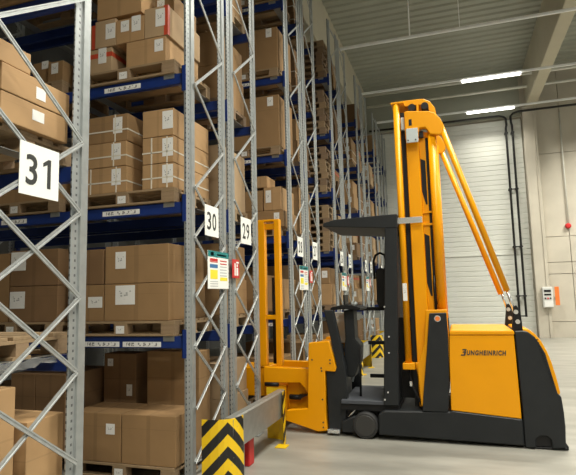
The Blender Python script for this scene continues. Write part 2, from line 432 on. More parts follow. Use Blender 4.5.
def brace_mesh(dy, dz, double):
    bm = bmesh.new(); add_bar(bm, (0, 0, 0), (0, dy, dz), .030, .011 if not double else .012); return mesh_from('brace', bm, 'galv')
BR = {}
def make_rack(n):
    y0, y1 = ROWS[n]
    near = n >= 27
    where = {31: 'at the left edge of the view', 30: 'behind the yellow and black guard', 29: 'behind rack 30, beside the truck forks'}.get(n, 'in the receding line behind the truck')
    text = 'galvanised pallet rack with blue beams signed %d, %s' % (n, where)
    if n == 20: text = 'farthest galvanised pallet rack standing against the end wall without a sign'
    r = thing('pallet_rack', text, 'rack', (XF, y0, 0), 'high pallet racks')
    for xi, x in enumerate((XF, XB)):
        put('upright', UP[1], (x-XF, 0, 0), r); put('upright', UP[-1], (x-XF, y1-y0-.142, 0), r)
        if xi and n < 29: continue
        ya, yb = .125, y1-y0-.080
        odd = n % 2
        sets = [0] if xi else [0, 1]
        for s in sets:
            for k in range(0 if s else 1, 5 if s else 14):
                # set A: far joint at odd k for odd racks, mirrored for even racks
                far = ((k % 2) == 1) == bool(odd)
                if s: far = not far
                a = yb if far else ya; b = ya if far else yb
                key = (round(b-a, 3), s)
                if key not in BR: BR[key] = brace_mesh(b-a, .534, s)
                put('brace', BR[key], (x-XF+(.0062 if s else .0185), a, JZ[k]+(.042 if s else 0)), r)
        # head and foot ties
        for z in (.16, TOP-.12):
            bm = bmesh.new(); add_bar(bm, (x-.022, y0+.159, z), (x-.022, y1-.159, z), .036, .014); obj('tie', bm, 'galv', r)
    for li, z in enumerate(LV):
        for side in (0, 1):
            if side == 0: ba, bb = y0+.015, y0+.065
            else: ba, bb = y1-.065, y1-.015
            bm = bmesh.new(); add_box(bm, XB+.002, XF-.042, ba, bb, z-.112, z)
            b = obj('beam', bm, 'blue', r, .006)
            fy = (y0-.006, y0+.0) if side == 0 else (y1, y1+.006)
            for x, d in ((XF-.018, -1), (XB, 1)):
                bm = bmesh.new(); xa, xb_ = sorted((x, x+d*.045)); 
                add_box(bm, xa, xb_, fy[0], fy[1], z-.20, z+.065)
                xa, xb_ = sorted((x+d*.039, x+d*.045)); add_box(bm, xa, xb_, min(fy[0], ba), max(fy[1], bb), z-.20, z+.065)
                obj('connector', bm, 'blue', b)
            if side == (0 if n % 2 == 0 else 1) and near:
                fy2 = (ba-.003, ba-.0002) if side == 0 else (bb+.0002, bb+.003)
                spans = [(-3.42, -2.98)] if li else [(-3.62, -3.20), (-3.16, -2.73)]
                for s0, s1 in spans + [(-4.75, -4.40)]:
                    zc = z-.062 if li else z-.075
                    bm = bmesh.new(); add_box(bm, s0, s1, fy2[0], fy2[1], zc-.025, zc+.025); obj('barcode_strip', bm, 'beam_label', b)
        if n >= 28 or (n == 26):
            for xc in (-2.645, -3.69, -4.02, -5.08):
                bm = bmesh.new(); add_box(bm, xc-.06, xc+.06, y0+.012, y1-.012, z+.0005, z+.004)
                ff = (y0+.010, y0+.0145) if n % 2 == 0 else (y1-.0145, y1-.010)
                add_box(bm, xc-.06, xc+.06, ff[0], ff[1], z-.045, z+.004)
                obj('support_bar', bm, 'galv_dull', r)
    return r
for n in ROWS: make_rack(n)

# signs on the rack ends
def rack_sign(n):
    y0, y1 = ROWS[n]; c = (y0+y1)/2 + (-.01 if n % 2 else .05)
    if n == 31: c = 2.53
    if n == 30: c = 4.91
    if n == 29: c = 5.84
    c -= .034 if n != 31 else .022
    where = {31: 'hanging at the left on the nearest rack', 30: 'above the colourful notice board', 29: 'above the small red sign'}.get(n, 'on its narrow rack end beyond the truck forks')
    t = thing('aisle_sign', 'square white sign with black number %d %s' % (n, where), 'sign', (XF+.006, c, 2.34), 'white rack number signs')
    box_part('sign_plate', (XF+.026, XF+.030, c-.158, c+.158, 2.34, 2.66), 'white', t)
    for k, ch in enumerate(str(n)):
        cy = c+(-.055 if k == 0 else .065)-.012
        if ch == '1':
            bm = bmesh.new()
            add_prism(bm, [(cy+.006, 2.405), (cy+.034, 2.405), (cy+.034, 2.590), (cy+.012, 2.590), (cy-.030, 2.560), (cy-.030, 2.536), (cy+.006, 2.556)], XF+.0302, XF+.0322, 'X')
        else:
            bm = text_bm(ch, .088, .187, .002, fat=.012); face_plus_x(bm, Vector((XF+.0312, cy, 2.497)))
        obj('digit', bm, 'ink', t)
for n in ROWS:
    if n != 20: rack_sign(n)

def notice(n):
    y0, y1 = ROWS[n]; ya, yb = y0+.355, y0+.855
    t = thing('notice_board', 'white notice board with teal header and coloured blocks under sign %d' % n, 'notice board', (XF+.004, (ya+yb)/2, 1.795), 'notice boards on the rack ends')
    X = XF+.034
    box_part('board', (XF+.026, X, ya, yb, 1.795, 2.19), 'white', t, .003)
    for yy in (ya+.04, yb-.06): box_part('mount', (XF+.0245, XF+.0262, yy, yy+.02, 2.10, 2.13), 'galv', t)
    def patch(name, a, b, z0, z1, mat): box_part(name, (X, X+.0015, ya+a*.5, ya+b*.5, 1.795+z0*.395, 1.795+z1*.395), mat, t)
    patch('header', 0, 1, .84, 1, 'teal'); patch('header_mark', .12, .26, .87, .97, 'white'); patch('header_line', .42, .86, .885, .93, 'white')
    for z in (.70, .73): patch('red_block', .08, .45, z, z+.07 if z > .72 else z+.02, 'red')
    patch('blue_block', .08, .45, .55, .65, 'blockblue'); patch('yellow_block', .10, .44, .26, .50, 'blockyellow'); patch('yellow_strip', .56, .92, .22, .31, 'blockyellow')
    for z in (.74, .66, .58, .50, .42, .34): patch('text_line', .56, .90, z, z+.03, 'red' if z > .6 else 'blockgrey')
    for z in (.06, .12, .18): patch('text_line', .10, .46, z, z+.025, 'blockgrey')
    y0, y1 = ROWS[n-1]
    t = thing('fire_sign', 'small red sign with white symbol fixed beside notice board under sign %d' % (n-1), 'sign', (XF+.004, y0+.09, 1.92), 'red signs on the rack ends')
    a, b = y0-.02, y0+.18
    box_part('sign_plate', (XF+.026, XF+.031, a, b, 1.92, 2.135), 'red', t, .002)
    X = XF+.031
    box_part('mount', (XF+.0245, XF+.0262, a+.10, a+.12, 2.05, 2.08), 'galv', t)
    for s in ((.06, .09, 1.95, 2.09), (.11, .16, 1.95, 2.04), (.12, .15, 2.05, 2.08), (.11, .18, 2.09, 2.11)):
        box_part('symbol', (X, X+.0015, a+s[0], a+s[1], s[2], s[3]), 'white', t)
for n in (30, 28, 26, 24): notice(n)

# ------------------------------------------------------------------ pallets and boxes
def pallet_deck():
    bm = bmesh.new()
    for y, w in ((.0725, .145), (.2375, .1), (.4, .145), (.5625, .1), (.7275, .145)):
        add_box(bm, 0, 1.2, y-w/2, y+w/2, .122, .144)
    for x in (.0725, .6, 1.1275): add_box(bm, x-.0725, x+.0725, 0, .8, .100, .1218)
    for y, w in ((.05, .1), (.4, .145), (.75, .1)): add_box(bm, 0, 1.2, y-w/2, y+w/2, 0, .022)
    return bm
def block_bm():
    bm = bmesh.new(); add_box(bm, -.0725, .0725, -.05, .05, .0222, .0998); return bm
DECK = mesh_from('pallet', pallet_deck(), 'wood', .002); BLOCK = mesh_from('block', block_bm(), 'block')
BSP = [(x, y) for x in (.0725, .6, 1.1275) for y in (.05, .4, .75)]
bm = pallet_deck()
for x, y in BSP: add_box(bm, x-.0725, x+.0725, y-.05, y+.05, .0222, .0998)
FULL = mesh_from('pallet', bm, 'wood_dark')
FULL_L = FULL.copy(); FULL_L.materials.clear(); FULL_L.materials.append(M['wood'])

SHELF = ['floor level', 'first shelf', 'second shelf', 'third shelf', 'fourth shelf', 'top shelf']
def pallet(n, lv, side, parts=True, mesh=None, z=None, extra=''):
    """side 0: next to the aisle end, side 1: farther in"""
    y0, y1 = ROWS[n]
    y = y0-.008 if n % 2 == 0 else y1-.792
    x = -3.775 if side == 0 else -5.155
    zz = (.001 if lv == 0 else LV[lv-1]+.005) if z is None else z
    lab = '%swooden pallet %s%s of rack %d' % ('' if side == 0 else 'inner ', extra, 'on the '+SHELF[lv] if not extra else SHELF[lv], n)
    if parts:
        o = put('pallet', DECK, (x, y, zz))
        for bx, by in BSP: put('block', BLOCK, (bx, by, 0), o)
        if n == 30 and side == 0 or n in (30, 28):
            bm = bmesh.new(); add_box(bm, x+.55, x+.645, y-.003, y-.0002, zz+.025, zz+.10); obj('pallet_label', bm, 'label', o)
    else:
        o = put('pallet', mesh or FULL, (x, y, zz))
    tag(o, lab, 'pallet', 'wooden pallets in the racks')
    return o, zz+.1445

boxcount = {}
def carton(n, lv, pos, b, mat='card', look='brown', lab=(), strap=0, tape=None, endlab=None, topstrap=True):
    """b = x0,x1,y0,y1,z0,z1; lab = (x fraction, z fraction, w, h) stickers on the aisle face"""
    x0, x1, y0, y1, z0, z1 = b
    bm = bmesh.new(); add_box(bm, x0, x1, y0, y1, z0, z1)
    text = '%s cardboard box, %s, %s of rack %d' % (look, pos, SHELF[lv], n)
    o = obj('cardboard_box', bm, mat, None, .006, 2, loc=((x0+x1)/2, (y0+y1)/2, z0))
    tag(o, text, 'box', 'cardboard boxes in the racks')
    w, h = x1-x0, z1-z0
    for fx, fz, lw, lh in lab:
        cx, cz = x0+fx*w, z0+fz*h
        bm = bmesh.new()
        if n % 2 == 0: add_box(bm, cx-lw/2, cx+lw/2, y0-.0025, y0-.0002, cz-lh/2, cz+lh/2)
        else: add_box(bm, cx-lw/2, cx+lw/2, y1+.0002, y1+.0025, cz-lh/2, cz+lh/2)
        obj('shipping_label', bm, 'label', o)
    if endlab:
        fy, fz, lw, lh = endlab; cy, cz = y0+fy*(y1-y0), z0+fz*h
        bm = bmesh.new(); add_box(bm, x1+.0002, x1+.0025, cy-lw/2, cy+lw/2, cz-lh/2, cz+lh/2); obj('shipping_label', bm, 'label', o)
    if strap:
        t = .003
        for f in ((.30, .80) if strap > 1 else (.75,)):
            cx = x0+f*w; bm = bmesh.new()
            tt = t if topstrap else 0
            for (a, b_, c, d) in ((y0-t, y0, z0, z1+tt), (y1, y1+t, z0, z1+tt))[:2 if topstrap else 1]: add_box(bm, cx-.007, cx+.007, a, b_, c, d)
            if topstrap: add_box(bm, cx-.007, cx+.007, y0, y1, z1, z1+t)
            obj('strap', bm, 'strap', o)
        cz = z0+.42*h; bm = bmesh.new()
        add_box(bm, x0-t, x1+t, y0-t, y0, cz-.007, cz+.007); add_box(bm, x0-t, x1+t, y1, y1+t, cz-.007, cz+.007)
        add_box(bm, x1, x1+t, y0, y1, cz-.007, cz+.007); add_box(bm, x0-t, x0, y0, y1, cz-.007, cz+.007); obj('strap', bm, 'strap', o)
    if tape:
        t = .0015; bm = bmesh.new()
        if tape == 'edge':
            add_box(bm, x1-.045, x1+t, y0-t, y0, z0, z1); add_box(bm, x1, x1+t, y0, y0+.04, z0, z1)
        else:
            zc = z0+h*.72; add_box(bm, x0-t, x1+t, y0-t, y0, zc-.025, zc+.025); add_box(bm, x1, x1+t, y0, y1, zc-.025, zc+.025)
        obj('tape', bm, 'redtape', o)
    return o

Y = ROWS[30][0]+.005      # front of the goods in rack 30
PT = {}
for lv in range(0, 5):
    for s in (0, 1): _, PT[lv, s] = pallet(30, lv, s)
g = .002
# floor level
z = PT[0, 0]+g
carton(30, 0, 'large at front right', (-3.155, -2.565, Y, Y+.50, z, .605), 'card', 'plain brown')
carton(30, 0, 'large at front left', (-3.75, -3.168, Y, Y+.50, z, .605), 'card', 'brown labelled', [(.80, .68, .10, .10)])
carton(30, 0, 'tall at back right with a handwritten mark', (-3.22, -2.60, Y+.53, Y+.78, z, 1.15), 'card', 'brown')
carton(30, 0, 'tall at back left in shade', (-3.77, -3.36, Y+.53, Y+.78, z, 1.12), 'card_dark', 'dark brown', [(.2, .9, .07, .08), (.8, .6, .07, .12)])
z = PT[0, 1]+g
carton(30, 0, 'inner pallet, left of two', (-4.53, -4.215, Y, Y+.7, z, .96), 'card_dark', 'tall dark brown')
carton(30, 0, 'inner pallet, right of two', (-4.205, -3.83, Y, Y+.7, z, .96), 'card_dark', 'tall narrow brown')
carton(30, 0, 'leftmost on the inner pallet', (-5.1, -4.55, Y+.02, Y+.7, z, .80), 'card', 'wide brown')
# first shelf
z = PT[1, 0]+g
carton(30, 1, 'lower long one at right', (-3.375, -2.64, Y, Y+.76, z, 1.862), 'card', 'long brown', [(.33, .70, .225, .19)])
carton(30, 1, 'upper long one at right', (-3.375, -2.645, Y+.004, Y+.75, 1.866, 2.243), 'card', 'long brown', [(.25, .62, .12, .17)])
carton(30, 1, 'lower left beside the long ones', (-3.76, -3.39, Y+.01, Y+.76, z, 1.862), 'card', 'short brown', [(.72, .52, .17, .11)])
carton(30, 1, 'upper left beside the long ones', (-3.76, -3.40, Y+.01, Y+.76, 1.866, 2.225), 'card_dark', 'short brown')
z = PT[1, 1]+g
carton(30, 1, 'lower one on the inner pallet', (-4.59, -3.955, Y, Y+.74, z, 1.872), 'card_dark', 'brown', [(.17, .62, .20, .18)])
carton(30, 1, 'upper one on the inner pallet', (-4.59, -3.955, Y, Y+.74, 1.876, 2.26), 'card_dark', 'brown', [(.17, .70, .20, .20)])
carton(30, 1, 'tall one left on the inner pallet', (-5.12, -4.61, Y+.01, Y+.74, z, 2.24), 'card', 'brown')
# second shelf
z = PT[2, 0]+g
lz = [z, 3.072, 3.335, 3.63]; rz = [z, 3.050, 3.325, 3.61]
nm = ['bottom', 'middle', 'top']
for i in range(3):
    carton(30, 2, '%s of the left stack of three' % nm[i], (-3.755+.01*i, -3.13-.008*(i == 1), Y+.01*(i == 2), Y+.74, lz[i]+.001, lz[i+1]-.005), 'card_light' if i < 2 else 'card', 'strapped brown', [(.80, .60, .11, .17)], 1 + (i == 0), topstrap=(i == 2))
    carton(30, 2, '%s of the right stack of three' % nm[i], (-2.945, -2.592, Y, Y+.77, rz[i]+.001, rz[i+1]-.005), 'card_light', 'strapped brown', [(.82, .58 if i else .56, .12, .185)], 2 if i < 2 else 0, topstrap=False)
z = PT[2, 1]+g
carton(30, 2, 'wide one on the inner pallet', (-5.1, -3.98, Y+.01, Y+.74, z, 3.25), 'card', 'brown')
# third shelf
z = PT[3, 0]+g
carton(30, 3, 'lower right with a white label', (-3.15, -2.68, Y, Y+.70, z, 4.383), 'card_light', 'pale brown', [(.83, .66, .10, .13)])
carton(30, 3, 'lower left with red tape', (-3.75, -3.33, Y, Y+.70, z, 4.374), 'card_red', 'tan', [(.72, .70, .10, .17)], 0, 'band')
carton(30, 3, 'middle tier, at its left end', (-3.76, -3.55, Y+.01, Y+.66, 4.388, 4.66), 'card_red', 'small tan', [(.5, .6, .09, .12)], 0, 'edge')
carton(30, 3, 'middle tier, second from left', (-3.545, -3.285, Y, Y+.66, 4.388, 4.69), 'card_red', 'small tan', [(.75, .55, .12, .17)])
carton(30, 3, 'middle tier, third from left', (-3.28, -2.935, Y, Y+.66, 4.388, 4.655), 'card_light', 'pale brown', [(.32, .70, .10, .12), (.72, .72, .11, .17)])
carton(30, 3, 'middle tier, right end with red tape edge', (-2.93, -2.655, Y-.002, Y+.70, 4.388, 4.71), 'card_red', 'tan', [(.68, .62, .11, .19)], 0, 'edge')
carton(30, 3, 'large one on the very top', (-3.54, -2.985, Y+.02, Y+.70, 4.716, 5.06), 'card_light', 'pale brown', [(.87, .65, .10, .13)])
carton(30, 3, 'upper right behind the labelled tan one', (-2.93, -2.70, Y+.2, Y+.70, 4.716, 4.95), 'card', 'brown', [(.3, .6, .09, .12)])
z = PT[3, 1]+g
carton(30, 3, 'inner pallet, larger front one', (-4.16, -3.96, Y, Y+.36, z, 4.335), 'card', 'small brown', [(.45, .65, .09, .12)])
carton(30, 3, 'inner pallet, smaller front one', (-4.40, -4.175, Y+.03, Y+.36, z, 4.375), 'card', 'small brown', [(.75, .85, .09, .09)])
carton(30, 3, 'inner pallet, behind the others', (-4.55, -3.97, Y+.40, Y+.74, z, 4.30), 'card_dark', 'dark brown')
z = PT[4, 0]+g
carton(30, 4, 'single wide one', (-3.72, -2.66, Y, Y+.72, z, 6.05), 'card', 'brown')

# rack 31: seen through its end frame
y1 = ROWS[31][1]
for lv in range(0, 5): _, PT[31, lv] = pallet(31, lv, 0)
for lv in (1, 3): pallet(31, lv, 1)
z = PT[31, 0]+g
carton(31, 0, 'tall one at the left edge', (-3.1, -2.53, 2.14, 2.505, z, 1.205), 'card_light', 'pale brown')
carton(31, 0, 'lower one beside the upright', (-3.0, -2.53, 2.60, 2.91, z, .975), 'card_light', 'pale brown')
carton(31, 0, 'behind the tall one', (-3.7, -3.12, 2.2, 2.9, z, .70), 'card', 'brown')
z = PT[31, 2]+g
carton(31, 2, 'bottom of the flat stack', (-3.6, -2.53, 2.32, 2.885, z, 2.975), 'card_light', 'flat pale brown', endlab=(.52, .60, .10, .07))
carton(31, 2, 'second of the flat stack', (-3.6, -2.525, 2.315, 2.89, 2.98, 3.15), 'card_light', 'flat pale brown', endlab=(.54, .45, .08, .08))
carton(31, 2, 'short one on top', (-3.4, -2.53, 2.13, 2.54, 3.155, 3.292), 'card_light', 'flat pale brown')
carton(31, 2, 'small one left of the flat stack', (-3.2, -2.56, 2.20, 2.308, z, 3.12), 'card_dark', 'dark brown')
bm = bmesh.new()                                     # loose shrink film hanging under the empty pallet
random.seed(3)
cols = []
for i in range(15):
    yy = 2.16+.66*i/14
    cols.append([bm.verts.new((-2.515+random.uniform(-.012, .012), yy, zz+random.uniform(-.012, .012))) for zz in (1.352, 1.335, 1.315, 1.285+.0025*i)])
for a, b in zip(cols, cols[1:]):
    for k in range(3):
        f = bm.faces.new([a[k], a[k+1], b[k+1], b[k]]); f.smooth = True
ret = bmesh.ops.extrude_face_region(bm, geom=bm.faces[:]); bmesh.ops.translate(bm, verts=[v for v in ret['geom'] if isinstance(v, bmesh.types.BMVert)], vec=(.004, 0, 0))
tag(obj('plastic_film', bm, 'film'), 'crumpled clear plastic film hanging at an empty pallet by sign 31', 'film')

# rack 28: front seen right of the fork mast
Y = ROWS[28][0]+.005
for lv in range(0, 6): _, PT[28, lv] = pallet(28, lv, 0)
carton(28, 0, 'wide one', (-3.7, -2.62, Y, Y+.74, PT[28, 0]+g, .75), 'card', 'brown')
carton(28, 1, 'lower right', (-2.93, -2.58, Y, Y+.74, PT[28, 1]+g, 1.97), 'card_light', 'pale brown', [(.80, .75, .10, .15)])
carton(28, 1, 'lower left', (-3.7, -2.95, Y, Y+.74, PT[28, 1]+g, 2.05), 'card', 'brown')
carton(28, 2, 'wide one at the bottom', (-3.65, -2.535, Y, Y+.74, PT[28, 2]+g, 3.06), 'card', 'brown', [(.90, .55, .09, .16)])
carton(28, 2, 'second layer at right', (-2.86, -2.57, Y, Y+.70, 3.065, 3.44), 'card_light', 'pale brown', [(.28, .60, .09, .2)])
carton(28, 2, 'second layer at left', (-3.5, -2.88, Y, Y+.70, 3.065, 3.40), 'card', 'brown')
carton(28, 2, 'small one on the top', (-3.02, -2.80, Y, Y+.4, 3.445, 3.63), 'card_light', 'small pale brown')
carton(28, 3, 'single large one with label', (-3.6, -2.57, Y, Y+.74, PT[28, 3]+g, 4.96), 'card', 'tall brown', [(.86, .88, .10, .15)])
carton(28, 4, 'single large one with label', (-3.6, -2.57, Y, Y+.74, PT[28, 4]+g, 6.12), 'card', 'tall brown', [(.86, .88, .10, .15)])
carton(28, 5, 'single wide one', (-3.6, -2.60, Y, Y+.74, PT[28, 5]+g, 7.3), 'card', 'brown')

# rack 26: stacks of empty pallets, boxes below
Y = ROWS[26][0]+.005
for lv, cnt in ((2, 7), (3, 7), (4, 7), (5, 6)):
    zz = LV[lv-1]+.005
    for k in range(cnt):
        o, _ = pallet(26, lv, 0, False, random.choice((FULL, FULL_L)), zz, extra='number %d from below stacked on the ' % (k+1))
        o.location.x += random.uniform(-.03, .03); o['group'] = 'stacked empty pallets'; zz += .1455
_, z = pallet(26, 1, 0, False); _, z0 = pallet(26, 0, 0, False)
carton(26, 1, 'lower one', (-3.6, -2.56, Y, Y+.72, z+g, 1.94), 'card_light', 'pale brown')
carton(26, 1, 'upper one', (-3.6, -2.60, Y, Y+.72, 1.945, 2.29), 'card', 'brown', [(.9, .6, .12, .15)])
carton(26, 0, 'wide one', (-3.6, -2.60, Y, Y+.72, z0+g, .85), 'card', 'brown')

# the other racks: one pallet per level, goods of varied make-up
LOOK = [('card', 'brown'), ('card_light', 'pale brown'), ('card_dark', 'dark brown'), ('card_red', 'tan')]
random.seed(21)
def fill(n, lv, kind):
    y0, y1 = ROWS[n]
    a, b = (y0+.005, y0+.745) if n % 2 == 0 else (y1-.745, y1-.005)
    _, z = pallet(n, lv, 0, False, random.choice((FULL, FULL_L))); z += g
    m1, l1 = random.choice(LOOK); m2, l2 = random.choice(LOOK)
    H = random.uniform(.72, .88)
    if kind == 0: carton(n, lv, 'single large one', (-3.68, -2.60, a, b, z, z+H), m1, 'tall '+l1, [(.9, .85, .1, .15)])
    elif kind == 1:
        carton(n, lv, 'lower of two', (-3.68, -2.60, a, b, z, z+H*.5), m1, 'wide '+l1, [(.9, .6, .1, .15)])
        carton(n, lv, 'upper of two', (-3.66, -2.62, a, b, z+H*.5+g, z+H), m1, 'wide '+l1, [(.9, .6, .1, .15)])
    elif kind == 2:
        h = H/3
        for k in range(3): carton(n, lv, '%s of three stacked' % nm[k], (-3.15, -2.60-.01*k, a, b, z+k*h+g, z+(k+1)*h-.004), m1, 'flat '+l1, [(.8, .6, .1, .14)], 1 if k < 2 else 0)
        carton(n, lv, 'beside three stacked ones', (-3.7, -3.17, a, b, z, z+H*.8), m2, 'tall '+l2)
    else:
        carton(n, lv, 'lower right', (-3.08, -2.58, a, b, z, z+H*.42), m1, l1, [(.8, .6, .1, .14)])
        carton(n, lv, 'lower left', (-3.7, -3.10, a, b, z, z+H*.42), m2, l2)
        carton(n, lv, 'upper one', (-3.3, -2.66, a, b, z+H*.42+g, z+H*.85), m2, l2, [(.8, .6, .1, .14)], 0, 'band')
for n in (29, 27, 25, 24, 23, 22, 21):
    for lv in range(6):
        if n in (25, 23, 21) and lv in (0,): continue
        if lv == 5 and n in (24, 22): continue
        fill(n, lv, random.choice((0, 1, 1, 2, 3)))

# ------------------------------------------------------------------ guards at the rack ends
def arc_panel(bm, path, z0, z1, th):
    uvl = bm.loops.layers.uv.get('UVMap') or bm.loops.layers.uv.new('UVMap')
    us = [0.]
    for p, q in zip(path, path[1:]): us.append(us[-1]+math.dist(p, q))
    u0 = .245
    nrm = []
    for i in range(len(path)):
        a = Vector(path[max(i-1, 0)]); b = Vector(path[min(i+1, len(path)-1)]); d = (b-a).normalized(); nrm.append(Vector((-d.y, d.x)))
    G = []
    for i, p in enumerate(path):
        q = Vector(p)+nrm[i]*th
        G.append([bm.verts.new((p[0], p[1], z0)), bm.verts.new((p[0], p[1], z1)), bm.verts.new((q.x, q.y, z1)), bm.verts.new((q.x, q.y, z0))])
    info = {}
    for i, grp in enumerate(G):
        for v in grp: info[v] = (us[i]-u0, v.co.z)
    fs = []
    for a, b in zip(G, G[1:]):
        for k in range(4):
            f = bm.faces.new([a[k], a[(k+1) % 4], b[(k+1) % 4], b[k]]); fs.append(f)
            f.material_index = 1 if k == 2 else 0
    fs.append(bm.faces.new(G[0])); fs.append(bm.faces.new(G[-1][::-1]))
    for f in fs:
        for l in f.loops: l[uvl].uv = (info[l.vert][0], info[l.vert][1]-z0+.01)
GP = [(-2.285, 4.395), (-2.20, 4.398), (-2.13, 4.412), (-2.08, 4.435), (-2.04, 4.468), (-2.008, 4.52), (-1.99, 4.58), (-1.985, 4.66)]
def guard(k):
    dy = 3.25*k
    names = (30-2*k, 29-2*k)
    t = thing('rack_guard', 'low steel guard rail with yellow and black chevron ends before racks %d and %d' % names, 'guard rail', (-2.1, 5.25+dy, 0), 'guard rails at the rack ends')
    bm = bmesh.new(); arc_panel(bm, [(x, y+dy) for x, y in GP], 0, .60, .006); obj('chevron_panel', bm, 'chevron', t).data.materials.append(M['guard_yellow'])
    bm = bmesh.new(); arc_panel(bm, [(x, 10.50-y+dy) for x, y in GP], 0, .60, -.006); obj('chevron_panel', bm, 'chevron', t).data.materials.append(M['guard_yellow'])
    bm = bmesh.new()
    add_prism(bm, [(-2.03, .30), (-2.024, .30), (-2.016, .585), (-2.03, .60), (-2.10, .60), (-2.10, .592), (-2.034, .592), (-2.03, .58)], 4.50+dy, 6.0+dy)
    obj('rail', bm, 'galv_dull', t)
    for yy in (4.64, 5.72):
        bm = bmesh.new(); add_box(bm, -2.06, -1.93, yy+dy, yy+.14+dy, 0, .012); obj('foot_plate', bm, 'guard_yellow', t, .003)
    for yy in (4.75,):
        bm = bmesh.new(); add_box(bm, -2.12, -2.045, yy+dy, yy+.07+dy, 0, .58); obj('guard_post', bm, 'galv_dull', t, .004)
for k in range(4): guard(k)
t = thing('floor_box', 'small red metal box on the floor behind the guard rail', 'box', (-2.15, 5.11, 0))
box_part('housing', (-2.22, -2.09, 5.05, 5.18, 0, .27), 'red', t, .008)
box_part('lid', (-2.225, -2.085, 5.045, 5.185, .27, .285), 'darker', t)

# ------------------------------------------------------------------ the truck
T = thing('forklift_truck', 'yellow and dark grey high rack forklift with tall mast and open driver cabin', 'forklift', (-.4, 6.9, 0))
YN, YF = 6.30, 7.50
prism_part('chassis', [(-.97, .06), (.60, .03), (.60, .31), (-.13, .37), (-.16, .355), (-.90, .335), (-.965, .29)], YN, YF, 'dark', T, .014)
prism_part('rear_cover', [(.582, 1.252), (.66, 1.255), (.715, 1.245), (.78, 1.19), (.83, 1.10), (.872, 1.015), (.92, .787), (.962, .592), (.995, .56), (1.008, .40), (1.012, .25), (1.000, .035), (.87, .02), (.865, .11), (.83, .145), (.76, .145), (.715, .11), (.71, .018), (.606, .015), (.606, .40)], YN, YF, 'dark', T, .008)
c = prism_part('rear_hood', [(.60, 1.272), (.68, 1.274), (.745, 1.262), (.80, 1.215), (.862, 1.13), (.912, 1.02), (.945, .92), (.985, .74), (1.012, .58), (1.005, .55), (.60, .55)], YN+.14, YF-.14, 'yellow', T, .02, seg=2)
for i in range(15):                                  # vent slots along the rear edge of the cover
    a = i/14; p = Vector((.80, 0, 1.16)).lerp(Vector((.925, 0, .70)), a)
    bm = bmesh.new(); add_box(bm, p.x-.012, p.x+.012, YN-.003, YN+.01, p.z-.006, p.z+.006); obj('vent_slot', bm, 'darker', T)
prism_part('bumper', [(.60, .014), (1.010, .03), (1.03, .05), (1.03, .006), (.80, .003)], YN+.02, YF-.02, 'darker', T, .006)
box_part('tow_recess', (.70, .88, YN+.03, YN+.08, .03, .17), 'darker', T)
prism_part('hood', [(-.11, 1.213), (.578, 1.213), (.578, 1.24), (.565, 1.262), (-.09, 1.264), (-.11, 1.245)], YN, YF, 'yellow', T, .012, seg=2)
d = prism_part('battery_door', [(-.112, 1.208), (.572, 1.208), (.588, .312), (-.14, .372), (-.128, .9)], YN+.006, YF-.006, 'yellow', T, .006)
LG = 'JUNGHEINRICH'
bm = text_bm('UNGHEINRICH', .415, .056, .002, .16, .042, 1.2); face_minus_y(bm, Vector((.272, YN+.003, 1.014)))
add_prism(bm, [(0.0206, 1.0548), (0.0671, 1.0548), (0.0550, 1.0290), (0.0605, 1.0217), (0.0455, 0.9812), (0.0008, 0.9812), (0.0008, 0.9941), (0.0309, 0.9941), (0.0380, 1.0125), (0.0198, 1.0162), (0.0225, 1.0254), (0.0415, 1.0300), (0.0421, 1.0419), (0.0198, 1.0419)], YN+.0025, YN+.0045)
obj('lettering', bm, 'ink', d)
for ya, yb, in ((YN-.004, YN+.05), (YF-.05, YF+.004)):
    prism_part('mast_cover', [(-.322, 1.462), (-.132, 1.465), (-.125, 1.25), (-.145, .70), (-.165, .42), (-.18, .352), (-.458, .350), (-.435, .55), (-.375, 1.0)], ya, yb, 'dark', T, .006)
prism_part('mast_bracket', [(-.36, 1.50), (-.125, 1.50), (-.118, 1.20), (-.17, .40), (-.47, .40), (-.49, .85), (-.40, 1.1)], YN+.05, YN+.10, 'yellow', T, .006)
bm = bmesh.new(); add_tube(bm, [(-.232, YN-.004, 1.40), (-.232, YN-.014, 1.40)], .037, 20); o = obj('marker_lamp', bm, 'silver', T)
bm = bmesh.new(); add_tube(bm, [(-.232, YN-.014, 1.40), (-.232, YN-.022, 1.40)], .026, 20); obj('lens', bm, 'orange', o)

